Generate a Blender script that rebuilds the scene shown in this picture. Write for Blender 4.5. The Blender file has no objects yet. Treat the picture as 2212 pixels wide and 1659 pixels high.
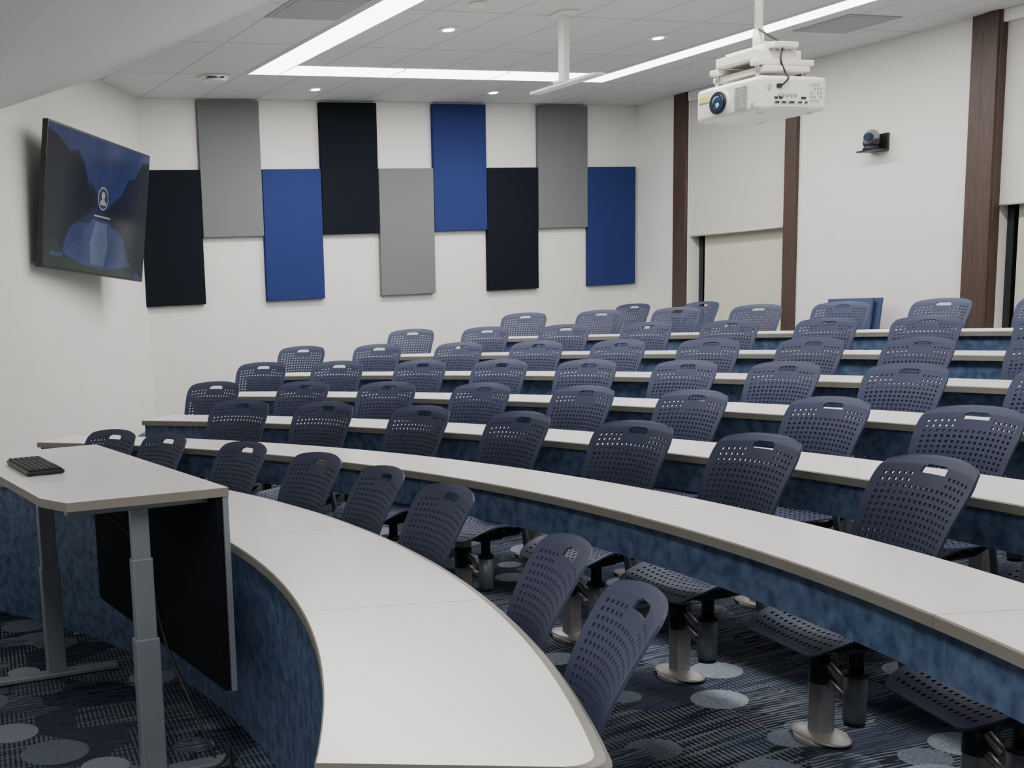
import bpy, bmesh, math, random
from mathutils import Vector, Matrix
random.seed(7)
D=bpy.data; C=bpy.context
EYE=1.62
# ------------------------------------------------------------------ helpers
def link(o,parent=None):
    C.scene.collection.objects.link(o)
    if parent: o.parent=parent
    return o
def empty(name,loc=(0,0,0),rz=0):
    e=D.objects.new(name,None); e.location=loc; e.rotation_euler=(0,0,rz); e.empty_display_size=.1
    return link(e)
class MB:
    """mesh builder with material slots"""
    def __init__(s): s.bm=bmesh.new(); s.mats=[]
    def mi(s,m):
        if m not in s.mats: s.mats.append(m)
        return s.mats.index(m)
    def face(s,pts,m,smooth=False):
        f=s.bm.faces.new([s.bm.verts.new(p) for p in pts]); f.material_index=s.mi(m); f.smooth=smooth; return f
    def _mark(s,old,m,smooth):
        i=s.mi(m)
        for f in s.bm.faces:
            if f not in old: f.material_index=i; f.smooth=smooth
    def box(s,c,d,m,rot=None,bevel=0,seg=2):
        old=set(s.bm.faces)
        M=Matrix.Translation(c)@(rot if rot else Matrix.Identity(4))@Matrix.Diagonal((d[0],d[1],d[2],1))
        r=bmesh.ops.create_cube(s.bm,size=1,matrix=M)
        if bevel:
            es=list({e for v in r['verts'] for e in v.link_edges})
            bmesh.ops.bevel(s.bm,geom=es,offset=bevel,segments=seg,affect='EDGES',profile=.5)
        s._mark(old,m,False)
    def cyl(s,p0,p1,r0,m,r1=None,n=20,smooth=True,caps=True,sx=1):
        old=set(s.bm.faces)
        p0=Vector(p0);p1=Vector(p1);d=p1-p0
        q=d.to_track_quat('Z','Y').to_matrix().to_4x4()
        M=Matrix.Translation((p0+p1)/2)@q@Matrix.Diagonal((sx,1,1,1))
        bmesh.ops.create_cone(s.bm,cap_ends=caps,segments=n,radius1=r0,radius2=r0 if r1 is None else r1,depth=d.length,matrix=M)
        i=s.mi(m)
        for f in s.bm.faces:
            if f not in old: f.material_index=i; f.smooth=smooth and len(f.verts)==4
    def sph(s,c,r,m,sc=(1,1,1),n=20):
        old=set(s.bm.faces)
        bmesh.ops.create_uvsphere(s.bm,u_segments=n,v_segments=n//2+2,radius=r,matrix=Matrix.Translation(c)@Matrix.Diagonal((*sc,1)))
        s._mark(old,m,True)
    def tube(s,pts,r,m,n=10):
        pts=[Vector(p) for p in pts]
        for a,b in zip(pts,pts[1:]): s.cyl(a,b,r,m,n=n)
        for p in pts[1:-1]: s.sph(p,r,m,n=10)
    def mesh(s,name):
        me=D.meshes.new(name); s.bm.normal_update(); s.bm.to_mesh(me); s.bm.free()
        for m in s.mats: me.materials.append(m)
        return me
    def obj(s,name,parent=None,loc=(0,0,0)):
        o=D.objects.new(name,s.mesh(name)); o.location=loc
        return link(o,parent)
# ------------------------------------------------------------------ materials
def newmat(name):
    m=D.materials.new(name); m.use_nodes=True; nt=m.node_tree; b=nt.nodes['Principled BSDF']; return m,nt,b
def mat(name,col,rough=.5,metal=0,var=.06,scale=8,bump=0,stretch=(1,1,1),col2=None,detail=3,spec=None,coord='Object'):
    m,nt,b=newmat(name); N=nt.nodes;L=nt.links
    tc=N.new('ShaderNodeTexCoord'); mp=N.new('ShaderNodeMapping'); mp.inputs['Scale'].default_value=stretch
    nz=N.new('ShaderNodeTexNoise'); nz.inputs['Scale'].default_value=scale; nz.inputs['Detail'].default_value=detail
    L.new(tc.outputs[coord],mp.inputs[0]);L.new(mp.outputs[0],nz.inputs['Vector'])
    cr=N.new('ShaderNodeValToRGB')
    c1=[max(0,c*(1-var)) for c in col]; c2=[min(1,c*(1+var)) for c in col] if col2 is None else col2
    if col2 is not None: c1=col
    cr.color_ramp.elements[0].position=.35;cr.color_ramp.elements[1].position=.65
    cr.color_ramp.elements[0].color=(*c1,1);cr.color_ramp.elements[1].color=(*c2,1)
    L.new(nz.outputs[0],cr.inputs[0]);L.new(cr.outputs[0],b.inputs['Base Color'])
    b.inputs['Roughness'].default_value=rough;b.inputs['Metallic'].default_value=metal
    if spec is not None: b.inputs['Specular IOR Level'].default_value=spec
    if bump:
        bp=N.new('ShaderNodeBump');bp.inputs['Strength'].default_value=bump;bp.inputs['Distance'].default_value=.002
        L.new(nz.outputs[0],bp.inputs['Height']);L.new(bp.outputs[0],b.inputs['Normal'])
    return m
def emis(name,col,st):
    m,nt,b=newmat(name); b.inputs['Base Color'].default_value=(*col,1)
    b.inputs['Emission Color'].default_value=(*col,1);b.inputs['Emission Strength'].default_value=st
    b.inputs['Roughness'].default_value=.3
    return m
M_wall=mat('painted_wall',(.755,.735,.685),.7,var=.012,scale=3,bump=.05)
M_soffit=mat('soffit_paint',(.64,.65,.65),.7,var=.01,scale=2)
M_trimwhite=mat('white_enamel',(.80,.79,.76),.4,var=.01)
M_top=mat('desk_laminate',(.82,.80,.775),.26,var=.012,scale=40)
M_edge=mat('desk_edge_band',(.25,.235,.20),.5,var=.04)
M_blue=mat('blue_laminate',(.048,.083,.170),.5,col2=(.125,.185,.30),scale=22,detail=8,spec=.3)
M_navy=mat('navy_plastic',(.052,.060,.104),.6,var=.04,spec=.2)
M_black=mat('black_plastic',(.014,.015,.018),.4,var=.1)
M_steel=mat('brushed_steel',(.48,.46,.44),.4,metal=.75,var=.05,scale=60,stretch=(1,1,.1))
M_greymetal=mat('grey_powdercoat',(.26,.28,.31),.45,metal=.3,var=.03)
M_foot=mat('cast_foot',(.34,.325,.30),.4,metal=.4,var=.04)
M_pblack=mat('acoustic_fabric_black',(.008,.010,.014),.9,var=.25,scale=300,bump=.3,spec=.1)
M_pgrey=mat('acoustic_fabric_grey',(.160,.168,.165),.9,var=.06,scale=300,bump=.3,spec=.1)
M_pblue=mat('acoustic_fabric_blue',(.023,.035,.128),.9,var=.08,scale=300,bump=.3,spec=.1)
M_wood=mat('stained_oak',(.046,.025,.018),.5,col2=(.074,.041,.029),scale=14,stretch=(6,6,.35),detail=8,bump=.2)
M_shade=mat('roller_shade_fabric',(.60,.58,.52),.8,var=.02,scale=120)
M_shade2=mat('lower_blind_fabric',(.62,.59,.46),.8,var=.02,scale=120)
M_glass=mat('night_glass',(.01,.012,.015),.1,var=.1)
M_proj=mat('projector_shell',(.82,.80,.74),.35,var=.01)
M_projgrey=mat('projector_recess',(.42,.42,.41),.5,var=.03)
M_lens=mat('lens_glass',(.01,.03,.07),.05,var=.3,spec=1)
M_lensb=emis('lens_glint',(.10,.45,.85),.6)  # glowing blue spot stands in for a reflection on the projector lens
M_yellow=mat('yellow_label',(.75,.68,.12),.5)
M_tilegrey=mat('air_return_grille',(.36,.37,.39),.7,var=.04,scale=200)
M_board=mat('blue_board',(.038,.060,.14),.6,var=.06)
M_key=mat('keycap_black',(.02,.02,.023),.5,var=.1)
M_cable=mat('cable_rubber',(.01,.01,.01),.5)
M_strip=emis('led_diffuser',(.93,.95,1.0),9.0)
M_down=emis('downlight_lamp',(1,.97,.9),12.0)
# carpet -----------------------------------------------------------
def carpet():
    m,nt,b=newmat('carpet_circles'); N=nt.nodes;L=nt.links
    tc=N.new('ShaderNodeTexCoord')
    def mapping(s,r=0,l=(0,0,0)):
        mp=N.new('ShaderNodeMapping'); mp.inputs['Scale'].default_value=s; mp.inputs['Rotation'].default_value=(0,0,r); mp.inputs['Location'].default_value=l
        sep=N.new('ShaderNodeVectorMath'); sep.operation='MULTIPLY'; sep.inputs[1].default_value=(1,1,0)
        L.new(tc.outputs['Object'],sep.inputs[0]);L.new(sep.outputs[0],mp.inputs[0]);return mp.outputs[0]
    def math_(op,a,bb,clamp=False):
        n=N.new('ShaderNodeMath');n.operation=op;n.use_clamp=clamp
        for i,x in enumerate((a,bb)):
            if x is None: continue
            if isinstance(x,(int,float)): n.inputs[i].default_value=x
            else: L.new(x,n.inputs[i])
        return n.outputs[0]
    def mix(f,a,c):
        n=N.new('ShaderNodeMix');n.data_type='RGBA'
        L.new(f,n.inputs['Factor'])
        for k,x in (('A',a),('B',c)):
            s=[i for i in n.inputs if i.name==k and i.type=='RGBA'][0]
            if isinstance(x,tuple): s.default_value=(*x,1)
            else: L.new(x,s)
        return [o for o in n.outputs if o.type=='RGBA'][0]
    def stripes(rot,thr):
        nx=N.new('ShaderNodeSeparateXYZ'); L.new(mapping((1,1,1),rot),nx.inputs[0])
        nzz=N.new('ShaderNodeTexNoise'); nzz.inputs['Scale'].default_value=1; nzz.inputs['Detail'].default_value=1
        L.new(mapping((2.5,70,1),rot),nzz.inputs['Vector'])
        s_=math_('SINE',math_('MULTIPLY',nx.outputs[1],330),0)
        return math_('GREATER_THAN',math_('ADD',s_,math_('MULTIPLY',math_('SUBTRACT',nzz.outputs[0],.5),7)),thr)
    st=stripes(.15,.30); st2=stripes(.15+math.pi/2,.15)
    blk=N.new('ShaderNodeTexVoronoi'); blk.distance='CHEBYCHEV'; blk.inputs['Scale'].default_value=1; blk.inputs['Randomness'].default_value=.9
    L.new(mapping((2.4,3.0,1),.15),blk.inputs['Vector'])
    sb=N.new('ShaderNodeSeparateColor');L.new(blk.outputs['Color'],sb.inputs[0])
    dark=mix(math_('GREATER_THAN',sb.outputs[0],.5),(.016,.020,.033),(.034,.043,.068))
    lite=mix(math_('GREATER_THAN',sb.outputs[1],.6),(.15,.16,.175),(.06,.073,.105))
    stm=mix(math_('GREATER_THAN',sb.outputs[2],.6),st,st2)
    base=mix(stm,dark,lite)
    out=base
    for (sc,rnd,rad,loc,pal) in ((2.5,.75,.36,(5.3,2.1,0),0),(2.7,.62,.34,(2.7,7.3,0),1),(3.0,.58,.32,(0,0,0),2)):
        v=N.new('ShaderNodeTexVoronoi'); v.inputs['Scale'].default_value=1; v.inputs['Randomness'].default_value=rnd
        L.new(mapping((sc,sc,1),.3+pal,loc),v.inputs['Vector'])
        s=N.new('ShaderNodeSeparateColor');L.new(v.outputs['Color'],s.inputs[0])
        r=math_('ADD',math_('MULTIPLY',s.outputs[2],.12),rad)
        inside=math_('LESS_THAN',v.outputs['Distance'],r)
        on=math_('GREATER_THAN',s.outputs[1],(.1,.35,.18)[pal])
        msk=math_('MULTIPLY',inside,on)
        nn=N.new('ShaderNodeTexNoise'); nn.inputs['Scale'].default_value=130; nn.inputs['Detail'].default_value=4
        L.new(tc.outputs['Object'],nn.inputs['Vector'])
        hi=math_('MULTIPLY',math_('SUBTRACT',nn.outputs[0],.32),3.0,True)
        if pal==2:
            plain=mix(hi,(.17,.20,.255),(.35,.385,.43))
            strp=mix(st,(.055,.07,.105),(.22,.245,.28))
            col=mix(math_('GREATER_THAN',s.outputs[0],.32),strp,plain)
        elif pal==1:
            plain=mix(hi,(.09,.11,.155),(.20,.23,.275))
            strp=mix(st,(.045,.06,.095),(.18,.20,.23))
            col=mix(math_('GREATER_THAN',s.outputs[0],.4),strp,plain)
        else:
            col=mix(st2,(.03,.042,.072),(.13,.15,.18))
        out=mix(msk,out,col)
    L.new(out,b.inputs['Base Color']); b.inputs['Roughness'].default_value=.95; b.inputs['Specular IOR Level'].default_value=.1
    nb=N.new('ShaderNodeTexNoise');nb.inputs['Scale'].default_value=400
    L.new(tc.outputs['Object'],nb.inputs['Vector'])
    bp=N.new('ShaderNodeBump');bp.inputs['Strength'].default_value=.4;bp.inputs['Distance'].default_value=.004
    L.new(nb.outputs[0],bp.inputs['Height']);L.new(bp.outputs[0],b.inputs['Normal'])
    return m
M_carpet=carpet()
def ceilmat():
    m,nt,b=newmat('ceiling_tiles'); N=nt.nodes;L=nt.links
    tc=N.new('ShaderNodeTexCoord');sx=N.new('ShaderNodeSeparateXYZ');L.new(tc.outputs['Object'],sx.inputs[0])
    def M(op,a,bb=0.):
        n=N.new('ShaderNodeMath');n.operation=op
        for i,x in enumerate((a,bb)):
            if isinstance(x,(int,float)): n.inputs[i].default_value=x
            else: L.new(x,n.inputs[i])
        return n.outputs[0]
    def line(s,per,off,w):
        return M('LESS_THAN',M('PINGPONG',M('SUBTRACT',s,off),per/2),w)
    g=M('MAXIMUM',line(sx.outputs[0],.61,4.16,.009),line(sx.outputs[1],1.22,10.45,.009))
    nz=N.new('ShaderNodeTexNoise');nz.inputs['Scale'].default_value=90;L.new(tc.outputs['Object'],nz.inputs['Vector'])
    cr=N.new('ShaderNodeValToRGB');cr.color_ramp.elements[0].color=(.64,.64,.63,1);cr.color_ramp.elements[1].color=(.72,.72,.71,1)
    L.new(nz.outputs[0],cr.inputs[0])
    mx=N.new('ShaderNodeMix');mx.data_type='RGBA';L.new(g,mx.inputs['Factor'])
    ins=[i for i in mx.inputs if i.type=='RGBA'];L.new(cr.outputs[0],ins[0]);ins[1].default_value=(.46,.46,.46,1)
    L.new([o for o in mx.outputs if o.type=='RGBA'][0],b.inputs['Base Color']);b.inputs['Roughness'].default_value=.85
    return m
M_ceil=ceilmat()
# ------------------------------------------------------------------ rows
ROWS=[ # cx, cy, R, ztop, ang_start, ang_end, chair angles, depth
(-3.20,4.30,4.69,.750,-29.8,39,[-24.3,-18.1,-7.6,-1.3,4.7,11.8,19.5,24.4],.56),
(-2.89,3.64,5.55,.854,-33,39.5,[-29,-22.3,-15.6,-9.4,-2.5,3.6,10.4,16.6,23.0,28.9],.38),
(-2.92,3.53,6.53,.894,-33,38.5,[-26.5,-20.4,-14.2,-8.1,-2.3,3.2,9.2,14.7,20.3,25.8,31.3,37.1],.40),
(-2.97,3.49,7.51,.974,-33,40.0,[-24.6,-19.5,-14.4,-9.4,-4.4,.6,5.6,10.4,14.8,19.5,24.1,28.6,33.4,38.1],.42),
(-3.00,3.43,8.50,1.053,-33,40.5,[-23,-18.4,-13.7,-9,-4.3,.3,5.0,9.6,13.6,17.8,22.1,26.1,30.3,34.7,39.1],.42),
(-3.01,3.39,9.49,1.139,-33,37,[-23,-18.8,-14.3,-9.8,-5.3,-.8,3.7,8.3,12.5,16.3,20.2,24.0,27.8,31.8,35.7],.42),
(-3.00,3.38,10.49,1.227,-30,33.5,[-16,-12,-8,-4,0,3.8,7.6,11.2,14.8,18.3,21.8,25.2,28.7,32.3],.42),
]
def floor_h(x,y):
    prev=None
    for k,(cx,cy,R,z,*_) in enumerate(ROWS):
        d=math.hypot(x-cx,y-cy)-(R+.40); h=z-.75
        if d<0:
            if k==0: return 0.
            pd,ph=prev; pd=max(pd,0); t=pd/(pd-d); return ph+(h-ph)*t
        prev=(d,h)
    return prev[1]
# ------------------------------------------------------------------ room shell
XW,YW,ZC=9.61,11.70,3.71
XF,YB=-2.0,-4.0
tw=lambda t:(3.52-.573*t,11.70-.82*t)
TW1=tw(9.63)
mb=MB(); st=.15
nx=int((XW+.3-XF+.2)/st);ny=int((YW+.2-YB+.2)/st)
gv=[[mb.bm.verts.new((XF-.1+i*st,YB-.1+j*st,floor_h(XF-.1+i*st,YB-.1+j*st))) for j in range(ny+1)] for i in range(nx+1)]
mi=mb.mi(M_carpet)
for i in range(nx):
    for j in range(ny):
        f=mb.bm.faces.new((gv[i][j],gv[i+1][j],gv[i+1][j+1],gv[i][j+1]));f.material_index=mi;f.smooth=True
mb.obj('floor')
mb=MB(); mb.box(((3.0+XW+.3)/2,(YW+YB)/2,ZC+.05),(XW+.3-3.0+4,YW-YB+.2,.1),M_ceil); mb.obj('ceiling')
mb=MB(); mb.box(((3.3+XW+.2)/2,YW+.06,ZC/2),(XW+.2-3.3,.12,ZC),M_wall); mb.obj('wall_left')
def wallseg(name,p,q,th=.12,z0=0,z1=ZC,mt=None):
    p=Vector((*p,0));q=Vector((*q,0));d=q-p;ang=math.atan2(d.y,d.x);n=Vector((-d.y,d.x,0)).normalized()
    mb=MB();c=(p+q)/2+n*th/2
    mb.box((c.x,c.y,(z0+z1)/2),(d.length,abs(th),z1-z0),mt or M_wall,rot=Matrix.Rotation(ang,4,'Z'));return mb.obj(name)
wallseg('wall_front_angled',(3.52,11.70),TW1,th=-.12)
wallseg('wall_front',(XF,TW1[1]),(XF,YB),th=-.12)
wallseg('wall_right',(XF,YB),(XW+.3,YB),th=-.12)
mb=MB()
def ww(y0,y1,z0=0,z1=ZC): mb.box((XW+.13,(y0+y1)/2,(z0+z1)/2),(.26,y1-y0,z1-z0),M_wall)
W1=(9.43,10.83);W2=(4.9,7.22)
ww(YB,W2[0]);ww(W2[1],W1[0]);ww(W1[1],YW+.1)
for w in (W1,W2): ww(w[0],w[1],0,1.0)
mb.obj('wall_back')
mb=MB(); mb.box((XW-.008,(7.46+9.28)/2,.53),(.016,1.8,.1),M_edge); mb.obj('baseboard_back')
for n,w in enumerate((W1,W2)):
    mb=MB(); yc=(w[0]+w[1])/2; wd=w[1]-w[0]
    mb.box((XW+.22,yc,2.35),(.01,wd,2.7),M_glass)
    for y in (w[0]+.03,w[1]-.03): mb.box((XW+.19,y,2.35),(.06,.06,2.7),M_black)
    mb.box((XW+.19,yc,1.03),(.06,wd,.06),M_black); mb.box((XW+.19,yc,3.67),(.06,wd,.06),M_black)
    mb.box((XW+.12,yc,1.015),(.24,wd,.03),M_trimwhite)
    mb.box((XW+.14,yc-.03,2.35),(.004,wd-.17,2.6),M_shade2)
    mb.box((XW+.03,yc+.005,(2.15+3.62)/2),(.004,wd-.02,3.62-2.15),M_shade)
    mb.cyl((XW+.03,w[0]+.01,2.15),(XW+.03,w[1]-.01,2.15),.011,M_shade,n=10)
    mb.box((XW+.02,yc,3.66),(.10,wd-.01,.10),M_trimwhite,bevel=.01)
    mb.obj('window_%d'%(n+1))
def column(name,y0,y1,prot=.11,split=False):
    mb=MB();w=y1-y0
    mb.box((XW-prot/2+.02,(y0+y1)/2,ZC/2),(prot+.04,w,ZC-.005),M_wood,bevel=.006)
    if split:
        mb.box((XW-prot-.010,y0+w*.28,ZC/2),(.024,w*.50,ZC-.008),M_wood,bevel=.005)
        mb.box((XW-prot-.022,y0+.018,ZC/2),(.012,.02,ZC-.01),M_wood,bevel=.003)
    return mb.obj(name)
column('trim_1',10.84,11.04,.035);column('trim_2',9.29,9.43,.05);column('trim_3',7.20,7.46,.05,True)
# sloped soffit over the front
mb=MB()
A=(2.86,11.0,ZC-.002);B=(3.42,7.93,ZC-.002);B2=(3.42,YB,ZC-.002)
a1=(1.28,11.2,2.93);b1=(1.20,7.6,2.93);b21=(1.20,YB,2.93)
mb.face([A,a1,b1,B],M_soffit,True);mb.face([B,b1,b21,B2],M_soffit,True)
mb.face([a1,(XF-.1,11.2,2.93),(XF-.1,7.6,2.93),b1],M_soffit);mb.face([b1,(XF-.1,7.6,2.93),(XF-.1,YB,2.93),b21],M_soffit)
bmesh.ops.remove_doubles(mb.bm,verts=mb.bm.verts,dist=1e-4)
mb.obj('ceiling_soffit')
# ------------------------------------------------------------------ acoustic panels
cols=[M_pblack,M_pgrey,M_pblue,M_pblack,M_pgrey,M_pblue,M_pblack,M_pgrey,M_pblue]
for i,m in enumerate(cols):
    xr=4.13+.6786*i; up=i%2==1
    z0,z1=(2.33,3.69) if up else (1.655,3.01)
    w=.672
    mb=MB(); mb.box((xr-w/2,YW-.0285,(z0+z1)/2),(w,.055,z1-z0),m,bevel=.006); mb.obj('acoustic_panel')
# ------------------------------------------------------------------ desks
def arc_desk(k):
    cx,cy,R,zt,s,e,ch,DW=ROWS[k]
    mb=MB(); it,ie,ib=mb.mi(M_top),mb.mi(M_edge),mb.mi(M_blue)
    nsec=5 if k<3 else 6
    def P(r,t,z): return (cx+r*math.cos(t),cy+r*math.sin(t),z)
    gap=.0010/R
    bo=.034 if k==0 else .010
    for q in range(nsec):
        t0=math.radians(s+(e-s)*q/nsec)+(gap if q else 0);t1=math.radians(s+(e-s)*(q+1)/nsec)-(gap if q<nsec-1 else 0)
        n=24; th=.032
        ts=[t0+(t1-t0)*i/n for i in range(n+1)]
        if q==0: ts=[t0+x/R for x in (0,.004,.012,.025,.045,.07)]+[t for t in ts if t>t0+.08/R]
        def ro(t):
            d=(t-math.radians(s))*(R+DW)
            rr=.07
            if d<rr: return R+DW-(rr-math.sqrt(max(0,rr*rr-(rr-d)**2)))
            return R+DW
        rings=[]
        for t in ts:
            r1=ro(t); bv=.004
            prof=[(R,zt-th),(R,zt-bv),(R+bv,zt),(r1-bo,zt),(r1-bo*.35,zt-.006),(r1,zt-.018),(r1,zt-th)]
            rings.append([mb.bm.verts.new(P(r,t,z)) for r,z in prof])
        mt=[ie,ie,it,ie,ie,ie,ie]
        for a,b in zip(rings,rings[1:]):
            for j in range(7):
                f=mb.bm.faces.new((a[j],a[(j+1)%7],b[(j+1)%7],b[j]));f.material_index=mt[j];f.smooth=False
        for rg in (rings[0],rings[-1]): f=mb.bm.faces.new(rg);f.material_index=ie
        zb=.0 if k==0 else zt-.165
        r0,r1=R+.035,R+.055
        rings=[]
        for t in [t0+(t1-t0)*i/n for i in range(n+1)]:
            rings.append([mb.bm.verts.new(P(r,t,z)) for r,z in ((r0,zb),(r0,zt-th),(r1,zt-th),(r1,zb))])
        for a,b in zip(rings,rings[1:]):
            for j in range(4):
                f=mb.bm.faces.new((a[j],a[(j+1)%4],b[(j+1)%4],b[j]));f.material_index=ib;f.smooth=False
        for rg in (rings[0],rings[-1]): f=mb.bm.faces.new(rg);f.material_index=ib
    for t in (math.radians(s)+.03/R,math.radians(e)-.03/R):
        c=P(R+.28,t,0); fz=zt-.75
        if k==0: mb.box((c[0],c[1],(fz+zt-.04)/2),(.42,.025,zt-.04-fz),M_blue,rot=Matrix.Rotation(t,4,'Z'))
        else: mb.cyl((c[0],c[1],fz),(c[0],c[1],zt-.03),.03,M_greymetal)
    bmesh.ops.recalc_face_normals(mb.bm,faces=mb.bm.faces)
    mb.obj('curved_lecture_desk')
for k in range(7): arc_desk(k)
# ------------------------------------------------------------------ chair meshes
def perforated(fn,nu,nv,hole,th=.007,ru=.46,rv=.46):
    """grid shell with real openings. fn(u,v)->pos. u,v in 0..1"""
    bm=bmesh.new()
    def axis(n,ratio,margin):
        l=[0,margin*.33,margin];w=(1-2*margin)/n
        for i in range(n):
            a=margin+i*w; l+= [a+w*(1-ratio)/2,a+w*(1+ratio)/2]
        l+=[1-margin,1-margin*.33,1]
        return l
    U=axis(nu,ru,.06);V=axis(nv,rv,.05)
    vs=[[bm.verts.new(fn(u,v)) for v in V] for u in U]
    for i in range(len(U)-1):
        for j in range(len(V)-1):
            hu=i%2==1 and 3<=i<=len(U)-5; hv=j%2==1 and 3<=j<=len(V)-5
            uc=(U[i]+U[i+1])/2;vc=(V[j]+V[j+1])/2
            if hole(uc,vc,hu and hv): continue
            bm.faces.new((vs[i][j],vs[i+1][j],vs[i+1][j+1],vs[i][j+1]))
    for v in [v for v in bm.verts if not v.link_faces]: bm.verts.remove(v)
    bmesh.ops.recalc_face_normals(bm,faces=bm.faces)
    bmesh.ops.solidify(bm,geom=bm.faces[:],thickness=th)
    bmesh.ops.recalc_face_normals(bm,faces=bm.faces)
    return bm
def merge(mb,bm,m,smooth=False):
    me=D.meshes.new('tmp');bm.to_mesh(me);bm.free();old=set(mb.bm.faces);mb.bm.from_mesh(me);D.meshes.remove(me);mb._mark(old,m,smooth)
def back_fn(u,v):
    y=(u-.5)*2
    hw=.163+.051*min(1,v*1.2)**.8
    rr=.13
    if v>1-rr:
        q=(v-(1-rr))/rr; hw*=1-.18*(1-math.sqrt(max(0,1-q*q)))
    if v<.12:
        q=(.12-v)/.12; hw*=1-.16*(1-math.sqrt(max(0,1-q*q)))
    z=.440+.515*v-.016*(abs(y)**2.5)*v
    x=.105+.045*v+.115*v*v-.022*math.sin(v*math.pi)
    x-=.042*(y*y)*(.6+.4*v)
    if v>.93: x+=.012*((v-.93)/.07)**2
    return (x,y*hw,z)
def back_hole(uc,vc,g):
    sl=abs((uc-.5)/.115)
    if sl<1 and .905<vc<.938: return True       # grip slot
    if sl<.8 and .895<vc<.945: return True
    if abs(uc-.5)<.19 and vc>.85: return False
    return g and vc<.90
def seat_fn(u,v):
    y=(u-.5)*2; s=v # v 0 front .. 1 rear
    hw=.205+.020*math.sin(min(1,s*1.2)*math.pi/2)
    if s<.2: hw*=1-.25*(1-math.sqrt(max(0,1-((.2-s)/.2)**2)))
    if s>.85: hw*=1-.2*(1-math.sqrt(max(0,1-((s-.85)/.15)**2)))
    x=-.27+.45*s
    z=.475-.060*max(0,(.38-s)/.38)**1.7-.030*math.sin(s*math.pi)+.03*max(0,(s-.75)/.25)**2
    z+=.030*(y*y)*(math.sin(s*math.pi))
    return (x,y*hw,z)
mb=MB()
merge(mb,perforated(back_fn,16,23,back_hole),M_navy)
merge(mb,perforated(seat_fn,15,14,lambda a,b,g:g,ru=.4,rv=.4),M_navy)
for sgn in (-1,1):
    mb.tube([(-.05,sgn*.09,.412),(.09,sgn*.12,.415),(.145,sgn*.14,.45),(.155,sgn*.14,.58)],.014,M_black)
mb.tube([(.145,-.14,.53),(.165,0,.52),(.145,.14,.53)],.012,M_black)
mb.box((-.01,0,.408),(.26,.22,.035),M_black,bevel=.012)
mb.box((-.01,0,.390),(.14,.12,.04),M_black,bevel=.01)
mb.cyl((0,0,.28),(0,0,.380),.022,M_black)
mb.cyl((0,0,.135),(0,0,.285),.034,M_greymetal);mb.cyl((0,0,.12),(0,0,.137),.031,M_black,n=20);mb.cyl((0,0,.28),(0,0,.295),.037,M_black)
ME_body=mb.mesh('seat_and_back')
mb=MB()
mb.box((.03,.19,.195),(.062,.062,.37),M_steel,bevel=.010)
mb.box((.03,.19,.378),(.09,.09,.02),M_black,bevel=.006)
mb.cyl((.03,.19,-.012),(.03,.19,.018),.082,M_foot,n=32,sx=1,r1=.082)
mb.sph((.03,.19,.016),.082,M_foot,sc=(.9,1.45,.22),n=28)
mb.tube([(.03,.19,.28),(.02,.08,.235),(.0,.0,.235)],.014,M_steel);mb.tube([(.03,.19,.22),(.02,.08,.185),(.0,.0,.185)],.012,M_steel)
mb.cyl((.03,.19,.20),(.03,.19,.30),.042,M_black)
mb.tube([(.03,.19,.335),(-.08,.345,.335),(-.14,.345,.717)],.013,M_greymetal)
ME_ped=mb.mesh('swing_arm_pedestal')
mb=MB()
mb.cyl((0,0,.08),(0,0,.2),.025,M_black)
for q in range(5):
    a=q*2*math.pi/5; mb.tube([(0,0,.10),(.25*math.cos(a),.25*math.sin(a),.06)],.014,M_black); mb.cyl((.25*math.cos(a),.25*math.sin(a)-.012,.027),(.25*math.cos(a),.25*math.sin(a)+.012,.027),.027,M_black)
ME_base=mb.mesh('caster_base')
def chair(x,y,z,rz,yaw,base):
    e=empty('auditorium_chair' if base is ME_ped else 'task_chair',(x,y,z),rz)
    b=D.objects.new('seat_and_back',ME_body);link(b,e);b.rotation_euler=(0,0,yaw)
    p=D.objects.new('base_support',base);link(p,e)
for k,(cx,cy,R,zt,s,ee,ch,dw) in enumerate(ROWS):
    for a in ch:
        t=math.radians(a);r=R+.455
        if k==0: r+=.02
        chair(cx+r*math.cos(t),cy+r*math.sin(t),zt-.75,t,random.uniform(-.09,.09),ME_ped)
chair(8.82,10.95,.477,.35,0,ME_base);chair(8.85,9.95,.477,.2,0,ME_base)
mb=MB(); 
for i,dx in enumerate((0,.05)):
    mb.box((9.30+dx,8.40-.05*i,.477+.47),(.025,.50,.94),M_board,rot=Matrix.Rotation(.13,4,'Y'),bevel=.004)
mb.obj('leaning_partition_board')
# ------------------------------------------------------------------ lectern
L=empty('lectern_table')
mb=MB();pts=[(1.35,3.68),(1.305,5.31),(.70,5.30),(.745,3.86),(.80,3.70)]
zt,zb=1.02,.99
mb.face([(x,y,zt) for x,y in pts],M_top)
mb.face([(x,y,zb) for x,y in reversed(pts)],M_edge)
for i in range(len(pts)):
    a,b=pts[i],pts[(i+1)%len(pts)]
    mb.face([(a[0],a[1],zb),(b[0],b[1],zb),(b[0],b[1],zt),(a[0],a[1],zt)],M_edge)
bmesh.ops.remove_doubles(mb.bm,verts=mb.bm.verts,dist=1e-5);bmesh.ops.recalc_face_normals(mb.bm,faces=mb.bm.faces)
mb.obj('table_top',L)
mb=MB()
mb.box((1.295,4.47,.65),(.02,1.56,.68),M_pblack,rot=Matrix.Rotation(.03,4,'Z'))
mb.box((1.316,4.47,.65),(.020,1.57,.685),M_greymetal,rot=Matrix.Rotation(.03,4,'Z'));mb.obj('modesty_panel',L)
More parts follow.
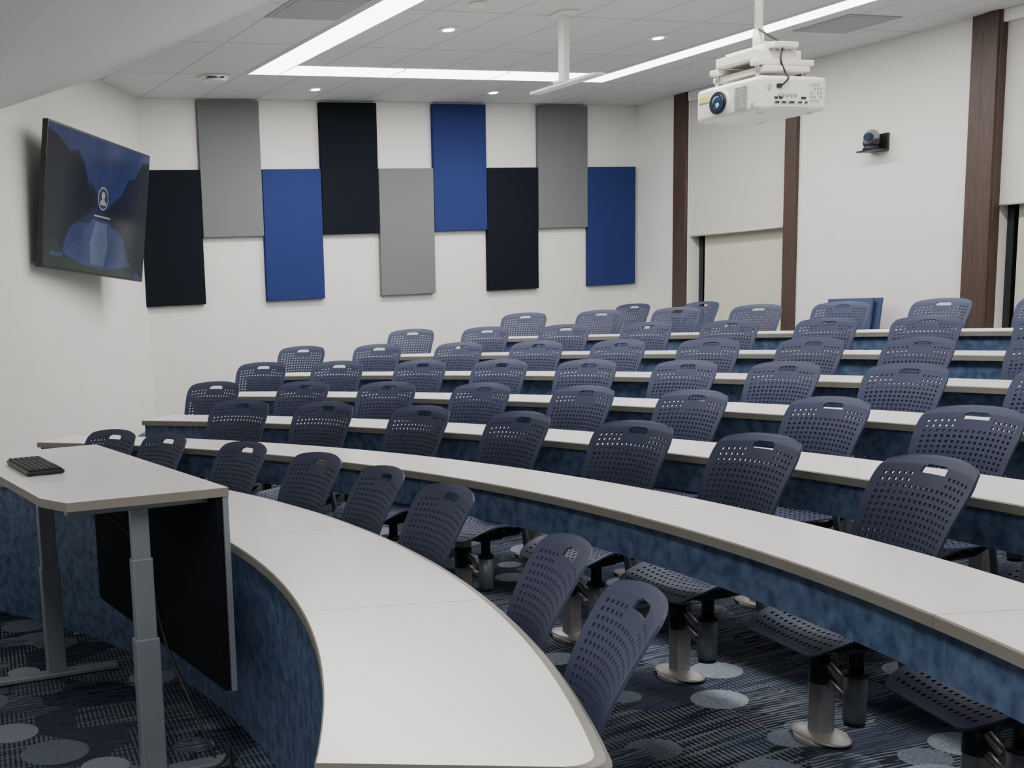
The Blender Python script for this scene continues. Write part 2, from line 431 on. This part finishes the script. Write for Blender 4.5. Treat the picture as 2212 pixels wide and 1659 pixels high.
for i,(x,y) in enumerate(((1.065,3.80),(1.01,5.13))):
    mb=MB()
    mb.box((x,y,.26),(.085,.055,.50),M_greymetal,bevel=.004);mb.box((x,y,.64),(.072,.045,.30),M_greymetal,bevel=.004);mb.box((x,y,.87),(.062,.036,.24),M_greymetal,bevel=.004)
    mb.box((x,y,.016),(.56,.07,.022),M_greymetal,bevel=.005)
    mb.box((x,y,.975),(.5,.05,.03),M_greymetal,bevel=.004)
    mb.obj('leg_%d'%(i+1),L)
mb=MB();mb.box((1.03,4.5,.97),(.05,1.25,.035),M_greymetal);mb.obj('crossbar',L)
cu=D.curves.new('cable','CURVE');cu.dimensions='3D';cu.bevel_depth=.006
for P_ in ([(.95,4.1,.97),(1.0,4.3,.90),(1.1,4.25,.86),(1.2,4.15,.7),(1.22,4.15,.45),(1.24,4.05,.30),(1.28,3.95,.15),(1.3,3.8,.012)],[(.86,4.3,.975),(.9,4.6,.93),(.98,4.9,.95)],[(.9,4.5,.97),(1.1,4.7,.92),(1.2,4.4,.96)],[(1.2,3.75,.012),(1.3,3.7,.03),(1.35,3.8,.1),(1.3,3.65,.03),(1.25,3.4,.012)]):
    sp=cu.splines.new('NURBS');sp.points.add(len(P_)-1)
    for p,q in zip(sp.points,P_): p.co=(*q,1)
    sp.use_endpoint_u=True;sp.order_u=3
cu.materials.append(M_cable);link(D.objects.new('power_cable',cu),L)
mb=MB();mb.box((.84,4.18,.972),(.05,.10,.02),M_trimwhite,bevel=.006);mb.obj('height_control_paddle',L)
mb=MB();mb.box((0,0,.009),(.145,.45,.016),M_black,bevel=.005)
for r in range(6):
    for c in range(20):
        if r==5 and 5<c<11: continue
        mb.box((-.055+r*.0218,-.21+c*.0221,.020),(.018,.0185,.008),M_key,bevel=.002,seg=1)
mb.box((-.055+5*.0218,-.21+8*.0221,.020),(.018,.105,.008),M_key,bevel=.002,seg=1)
kb=mb.obj('keyboard',loc=(.885,4.64,1.021))
# ------------------------------------------------------------------ TV
def screenmat(name,c,st):
    m,nt,b=newmat(name);b.inputs['Base Color'].default_value=(.004,.004,.005,1);b.inputs['Roughness'].default_value=.12
    nz=nt.nodes.new('ShaderNodeTexNoise');nz.inputs['Scale'].default_value=4;nz.inputs['Detail'].default_value=5
    tc=nt.nodes.new('ShaderNodeTexCoord');nt.links.new(tc.outputs['Object'],nz.inputs['Vector'])
    cr=nt.nodes.new('ShaderNodeValToRGB');cr.color_ramp.elements[0].position=.3;cr.color_ramp.elements[1].position=.7
    cr.color_ramp.elements[0].color=(*[x*.75 for x in c],1);cr.color_ramp.elements[1].color=(*[min(1,x*1.25) for x in c],1)
    nt.links.new(nz.outputs[0],cr.inputs[0]);nt.links.new(cr.outputs[0],b.inputs['Emission Color']);b.inputs['Emission Strength'].default_value=st
    return m
S_sky=screenmat('screen_sky',(.018,.028,.088),1);S_mt=screenmat('screen_mountain',(.005,.008,.012),1);S_mt2=screenmat('screen_far_mountain',(.008,.012,.034),1)
S_lake=screenmat('screen_lake',(.020,.036,.10),1);S_lake2=screenmat('screen_lake_glint',(.06,.085,.15),1);S_green=screenmat('screen_foliage',(.008,.018,.013),1);S_ic=screenmat('screen_icon',(.26,.27,.29),1);S_icd=screenmat('screen_icon_dark',(.03,.035,.05),1)
TVW,TVH=1.76,1.125
ctr=Vector((2.595,9.87,2.495))
tv=empty('wall_television',ctr);rz=math.atan2(10.5-9.216,3.17-1.955)
tv.rotation_euler=(Matrix.Rotation(rz,4,'Z')@Matrix.Rotation(math.radians(6),4,'X')@Matrix.Rotation(.066,4,'Y')).to_euler()
mb=MB();mb.box((0,.03,0),(TVW,.05,TVH),M_black,bevel=.006);mb.box((0,.07,-.05),(TVW*.6,.05,TVH*.6),M_black,bevel=.01);mb.obj('housing',tv)
mb=MB()
def sp(poly,m,lay):
    mb.face([((u-.5)*(TVW-.03),.0045-.0006*lay,(v-.5)*(TVH-.035)) for u,v in poly],m)
sp([(0,0),(1,0),(1,1),(0,1)],S_sky,0)
sp([(0,.36),(0,.62),(.30,.60),(.42,.66),(.5,.56),(.58,.50),(.62,.55),(.75,.66),(.80,.60),(1,.6),(1,.36)],S_mt2,1)
sp([(0,0),(.16,.10),(.22,.30),(.40,.44),(.46,.50),(.40,.60),(.34,.78),(.27,.88),(.20,.84),(.10,.92),(0,.96)],S_mt,2)
sp([(1,0),(.84,.12),(.76,.30),(.62,.42),(.57,.46),(.63,.53),(.70,.60),(.78,.76),(.86,.80),(.93,.93),(1,.95)],S_mt,2)
sp([(.44,.40),(.60,.40),(.70,.28),(.80,.10),(.74,.02),(.30,.02),(.18,.12),(.32,.26)],S_lake,3)
sp([(.47,.385),(.58,.385),(.60,.20),(.57,.06),(.44,.06),(.42,.22)],S_lake2,4)
sp([(0,0),(.9,0),(.95,.12),(.8,.08),(.6,.03),(.35,.05),(.2,.10),(.1,.2),(0,.22)],S_green,5)
cxs,czs=.53,.57
sp([(cxs+.052*math.cos(a*math.pi/16),czs+.088*math.sin(a*math.pi/16)) for a in range(32)],S_ic,5)
sp([(cxs+.046*math.cos(a*math.pi/16),czs+.078*math.sin(a*math.pi/16)) for a in range(32)],S_icd,6)
sp([(cxs+.018*math.cos(a*math.pi/12),czs+.022+.03*math.sin(a*math.pi/12)) for a in range(24)],S_ic,7)
sp([(cxs+.032*math.cos(a*math.pi/12),czs-.05+.045*math.sin(a*math.pi/12)) for a in range(13)],S_ic,7)
sp([(.45,.425),(.61,.425),(.61,.437),(.45,.437)],S_ic,7)
sp([(.06,.08),(.17,.08),(.17,.11),(.06,.11)],S_lake,7)
mb.obj('screen',tv)
tx=D.curves.new('maker_name','FONT');tx.body='SOLVANE';tx.size=.030;tx.align_x='CENTER';tx.materials.append(M_trimwhite)
to=D.objects.new('maker_name',tx);link(to,tv);to.location=(-TVW/2-.001,.03,-TVH/2+.1);to.rotation_euler=(0,-math.pi/2,-math.pi/2)
mb=MB()
C.view_layer.update()
R_=tv.rotation_euler.to_matrix()
p0=ctr+R_@Vector((0,.09,0))
mb.box(p0,(.06,.4,.4),M_black,rot=Matrix.Rotation(rz+math.pi/2,4,'Z'))
q=Vector(tw(2.25)+(2.52,))
mb.tube([p0,(p0+q)/2+Vector((-.05,.05,0)),q],.03,M_black);mb.box(q,(.04,.3,.45),M_black,rot=Matrix.Rotation(math.atan2(.82,.573)+math.pi/2,4,'Z'))
o=mb.obj('wall_arm');o.parent=tv;C.view_layer.update();o.matrix_parent_inverse=tv.matrix_world.inverted()
# ------------------------------------------------------------------ ceiling fixtures
LS=[((4.19,4.50),(2.5,10.40)),((7.85,8.11),(2.5,10.40)),((4.50,7.85),(10.03,10.40))]
mb=MB()
for (x0,x1),(y0,y1) in LS:
    mb.box(((x0+x1)/2,(y0+y1)/2,ZC-.003),(x1-x0,y1-y0,.008),M_strip)
    if x1-x0<1:
        for x in (x0,x1): mb.box((x,(y0+y1)/2,ZC-.004),(.012,y1-y0,.012),M_trimwhite)
for x in (5.62,6.74): mb.box((x,10.21,ZC-.006),(.012,.37,.014),M_trimwhite)
mb.obj('linear_led_light')
def area(name,x,y,z,sx,sy,p,col=(1,.99,.97)):
    l=D.lights.new(name,'AREA');l.shape='RECTANGLE';l.size=sx;l.size_y=sy;l.energy=p;l.color=col
    o=D.objects.new(name,l);o.location=(x,y,z);link(o);return o
area('front_fill_light',4.345,6.45,ZC-.012,.27,7.8,155)
area('front_fill_light',7.98,6.45,ZC-.012,.22,7.8,155)
area('front_fill_light',6.17,10.21,ZC-.012,3.3,.33,52)
area('front_fill_light',6.17,1.5,ZC-.012,3.3,.33,70)  # added fill light out of view, no strip fixture modelled here
area('soffit_fill',.2,1.2,2.91,.6,2.0,75)  # unseen fill light added below the soffit to brighten the room
for x in (5.17,7.22):
    for y in (11.03,8.52,6.0):
        mb=MB()
        mb.cyl((x,y,ZC-.012),(x,y,ZC),.085,M_trimwhite,n=32);mb.cyl((x,y,ZC-.016),(x,y,ZC-.011),.045,M_down,n=24);mb.obj('recessed_downlight')
        l=D.lights.new('downlight_spot','SPOT');l.energy=25;l.spot_size=1.9;l.spot_blend=.8;l.shadow_soft_size=.05;l.color=(1,.95,.87)
        o=D.objects.new('downlight_spot',l);o.location=(x,y,ZC-.03);link(o)
for x,y in ((3.83,8.1),(8.6,7.85)):
    mb=MB();mb.box((x,y,ZC-.003),(.58,.58,.01),M_tilegrey);mb.box((x,y,ZC-.008),(.5,.5,.008),M_tilegrey,bevel=.003);mb.obj('ceiling_vent')
mb=MB();x,y=3.92,10.56
mb.cyl((x,y,ZC-.035),(x,y,ZC),.14,M_trimwhite,r1=.15,n=36);mb.cyl((x,y,ZC-.05),(x,y,ZC-.034),.10,M_trimwhite,r1=.13,n=36)
mb.box((x-.02,y-.11,ZC-.03),(.16,.06,.012),M_black,bevel=.004);mb.obj('ceiling_sensor')
mb=MB();mb.cyl((4.95,7.75,ZC-.03),(4.95,7.75,ZC),.06,M_trimwhite,r1=.065,n=28);mb.obj('smoke_detector')
mb=MB();x,y=5.82,7.92
mb.box((x,y,ZC-.008),(.16,.22,.016),M_trimwhite,bevel=.004);mb.box((x,y,(ZC+3.2)/2),(.055,.075,ZC-3.2),M_trimwhite,bevel=.01)
mb.box((x,7.90,3.185),(.10,.80,.022),M_trimwhite,bevel=.006);mb.box((x,y,3.205),(.12,.12,.02),M_trimwhite,bevel=.004)
mb.obj('ceiling_mounted_bar')
# ------------------------------------------------------------------ projector
PZ=2.445
PJ=empty('ceiling_projector',(4.7,4.8,PZ))
mb=MB();mb.box((.22,.223,.105),(.44,.446,.17),M_proj,bevel=.022,seg=4)
mb.box((.22,.223,.185),(.38,.39,.022),M_proj,bevel=.009)
for x in (.06,.38):
    for y in (.06,.38): mb.cyl((x,y,.012),(x,y,.03),.018,M_proj)
mb.obj('body',PJ)
mb=MB()
ly,lz=.27,.10
mb.cyl((.01,ly,lz),(-.012,ly,lz),.064,M_proj,n=40);mb.cyl((-.008,ly,lz),(-.022,ly,lz),.056,M_black,n=40)
mb.cyl((-.018,ly,lz),(-.026,ly,lz),.045,M_lens,n=40);mb.sph((-.022,ly,lz),.036,M_lens,sc=(.3,1,1));mb.sph((-.030,ly-.01,lz-.012),.013,M_lensb,sc=(.3,1,1))
for r in range(9):
    for c in range(2): mb.box((-.001,.105+c*.045,.05+r*.013),(.006,.040,.005),M_projgrey)
mb.box((-.001,.385,.135),(.004,.075,.03),M_yellow)
mb.cyl((-.002,.05,.055),(.004,.05,.055),.011,M_projgrey)
mb.obj('lens_and_grille',PJ)
mb=MB()
mb.box((.20,-.001,.075),(.24,.004,.075),M_trimwhite)
for i in range(5): mb.cyl((.12+i*.026,-.008,.095),(.12+i*.026,0,.095),.008,M_steel,n=12)
for i,(x,w) in enumerate(((.105,.035),(.15,.035),(.20,.045),(.255,.03),(.295,.02))): mb.box((x,-.004,.06),(w,.006,.012),M_projgrey);mb.box((x,-.006,.06),(w*.7,.006,.007),M_black)
for i,(x,w) in enumerate(((.10,.02),(.13,.02),(.28,.03))): mb.box((x,-.004,.082),(w,.006,.010),M_cable)
for r in range(5):
    for c in range(4):
        if (r+c)%4!=3: mb.cyl((.335+c*.021,-.004,.07+r*.02),(.335+c*.021,0,.07+r*.02),.0055,M_projgrey,n=12)
mb.cyl((.06,-.003,.135),(.06,.0,.135),.015,M_projgrey)
mb.box((.12,-.003,.14),(.03,.006,.02),M_black)
mb.obj('connector_panel',PJ)
mb=MB()
mb.box((.22,.223,.235),(.30,.36,.028),M_proj,bevel=.006);mb.box((.22,.08,.268),(.38,.05,.03),M_proj,bevel=.006);mb.box((.22,.36,.268),(.38,.05,.03),M_proj,bevel=.006)
mb.box((.20,.223,.31),(.32,.26,.05),M_proj,bevel=.006);mb.box((.22,.223,.355),(.16,.34,.03),M_proj,bevel=.006)
mb.box((.22,.10,.33),(.20,.012,.09),M_proj,bevel=.003)
for i in range(4): mb.cyl((.15+i*.045,.085,.34),(.15+i*.045,.096,.34),.010,M_steel,n=12)
for x in (.06,.38):
    for y in (.08,.36): mb.cyl((x,y,.19),(x,y,.27),.010,M_steel,n=10)
mb.cyl((.20,.223,.36),(.20,.223,.46),.028,M_proj);mb.cyl((.20,.223,.44),(.20,.223,ZC-PZ),.021,M_proj);mb.cyl((.20,.223,ZC-PZ-.02),(.20,.223,ZC-PZ-.002),.08,M_proj)
mb.obj('mount_and_pole',PJ)
cu=D.curves.new('cable2','CURVE');cu.dimensions='3D';cu.bevel_depth=.005
P_=[(.18,.20,.46),(.17,.14,.42),(.22,.07,.36),(.17,.05,.28),(.21,.04,.20),(.16,-.03,.17),(.12,-.02,.14)]
sp_=cu.splines.new('NURBS');sp_.points.add(len(P_)-1)
for p,q_ in zip(sp_.points,P_): p.co=(*q_,1)
sp_.use_endpoint_u=True;sp_.order_u=3;cu.materials.append(M_cable);link(D.objects.new('signal_cable',cu),PJ)
# ------------------------------------------------------------------ PTZ camera
mb=MB();x,y,z=9.52,8.36,2.745
mb.box((XW-.01,y-.03,z+.07),(.02,.14,.16),M_black,bevel=.004);mb.box((x-.0,y,z),(.18,.20,.016),M_black,bevel=.005)
mb.cyl((x-.02,y,z+.008),(x-.02,y,z+.05),.075,M_black,r1=.055,n=32)
mb.sph((x-.02,y+.0,z+.12),.068,M_greymetal,sc=(1,1,1.05));mb.box((x-.02,y,z+.075),(.07,.145,.06),M_black,bevel=.02)
mb.cyl((x-.06,y-.02,z+.12),(x-.098,y-.03,z+.117),.038,M_black,n=28);mb.cyl((x-.096,y-.03,z+.117),(x-.102,y-.031,z+.117),.025,M_lens,n=28)
mb.obj('ptz_camera')
# ------------------------------------------------------------------ world + camera
w=D.worlds.new('world');C.scene.world=w;w.use_nodes=True;w.node_tree.nodes['Background'].inputs[0].default_value=(.02,.025,.04,1);w.node_tree.nodes['Background'].inputs[1].default_value=.3
cam=D.cameras.new('camera');co=D.objects.new('camera',cam);link(co)
Mr=Matrix(((0.93494,0.09915,-0.34066),(-0.35147,0.12769,-0.92745),(-0.04846,0.98685,0.15423)))
co.matrix_world=Matrix.Translation((0,0,EYE))@Mr.to_4x4()
cam.sensor_width=36;cam.lens=36*2546.4/2212;cam.shift_x=(1106-494.8)/2212;cam.shift_y=(1060.2-829.5)/2212
cam.clip_start=.05
C.scene.camera=co
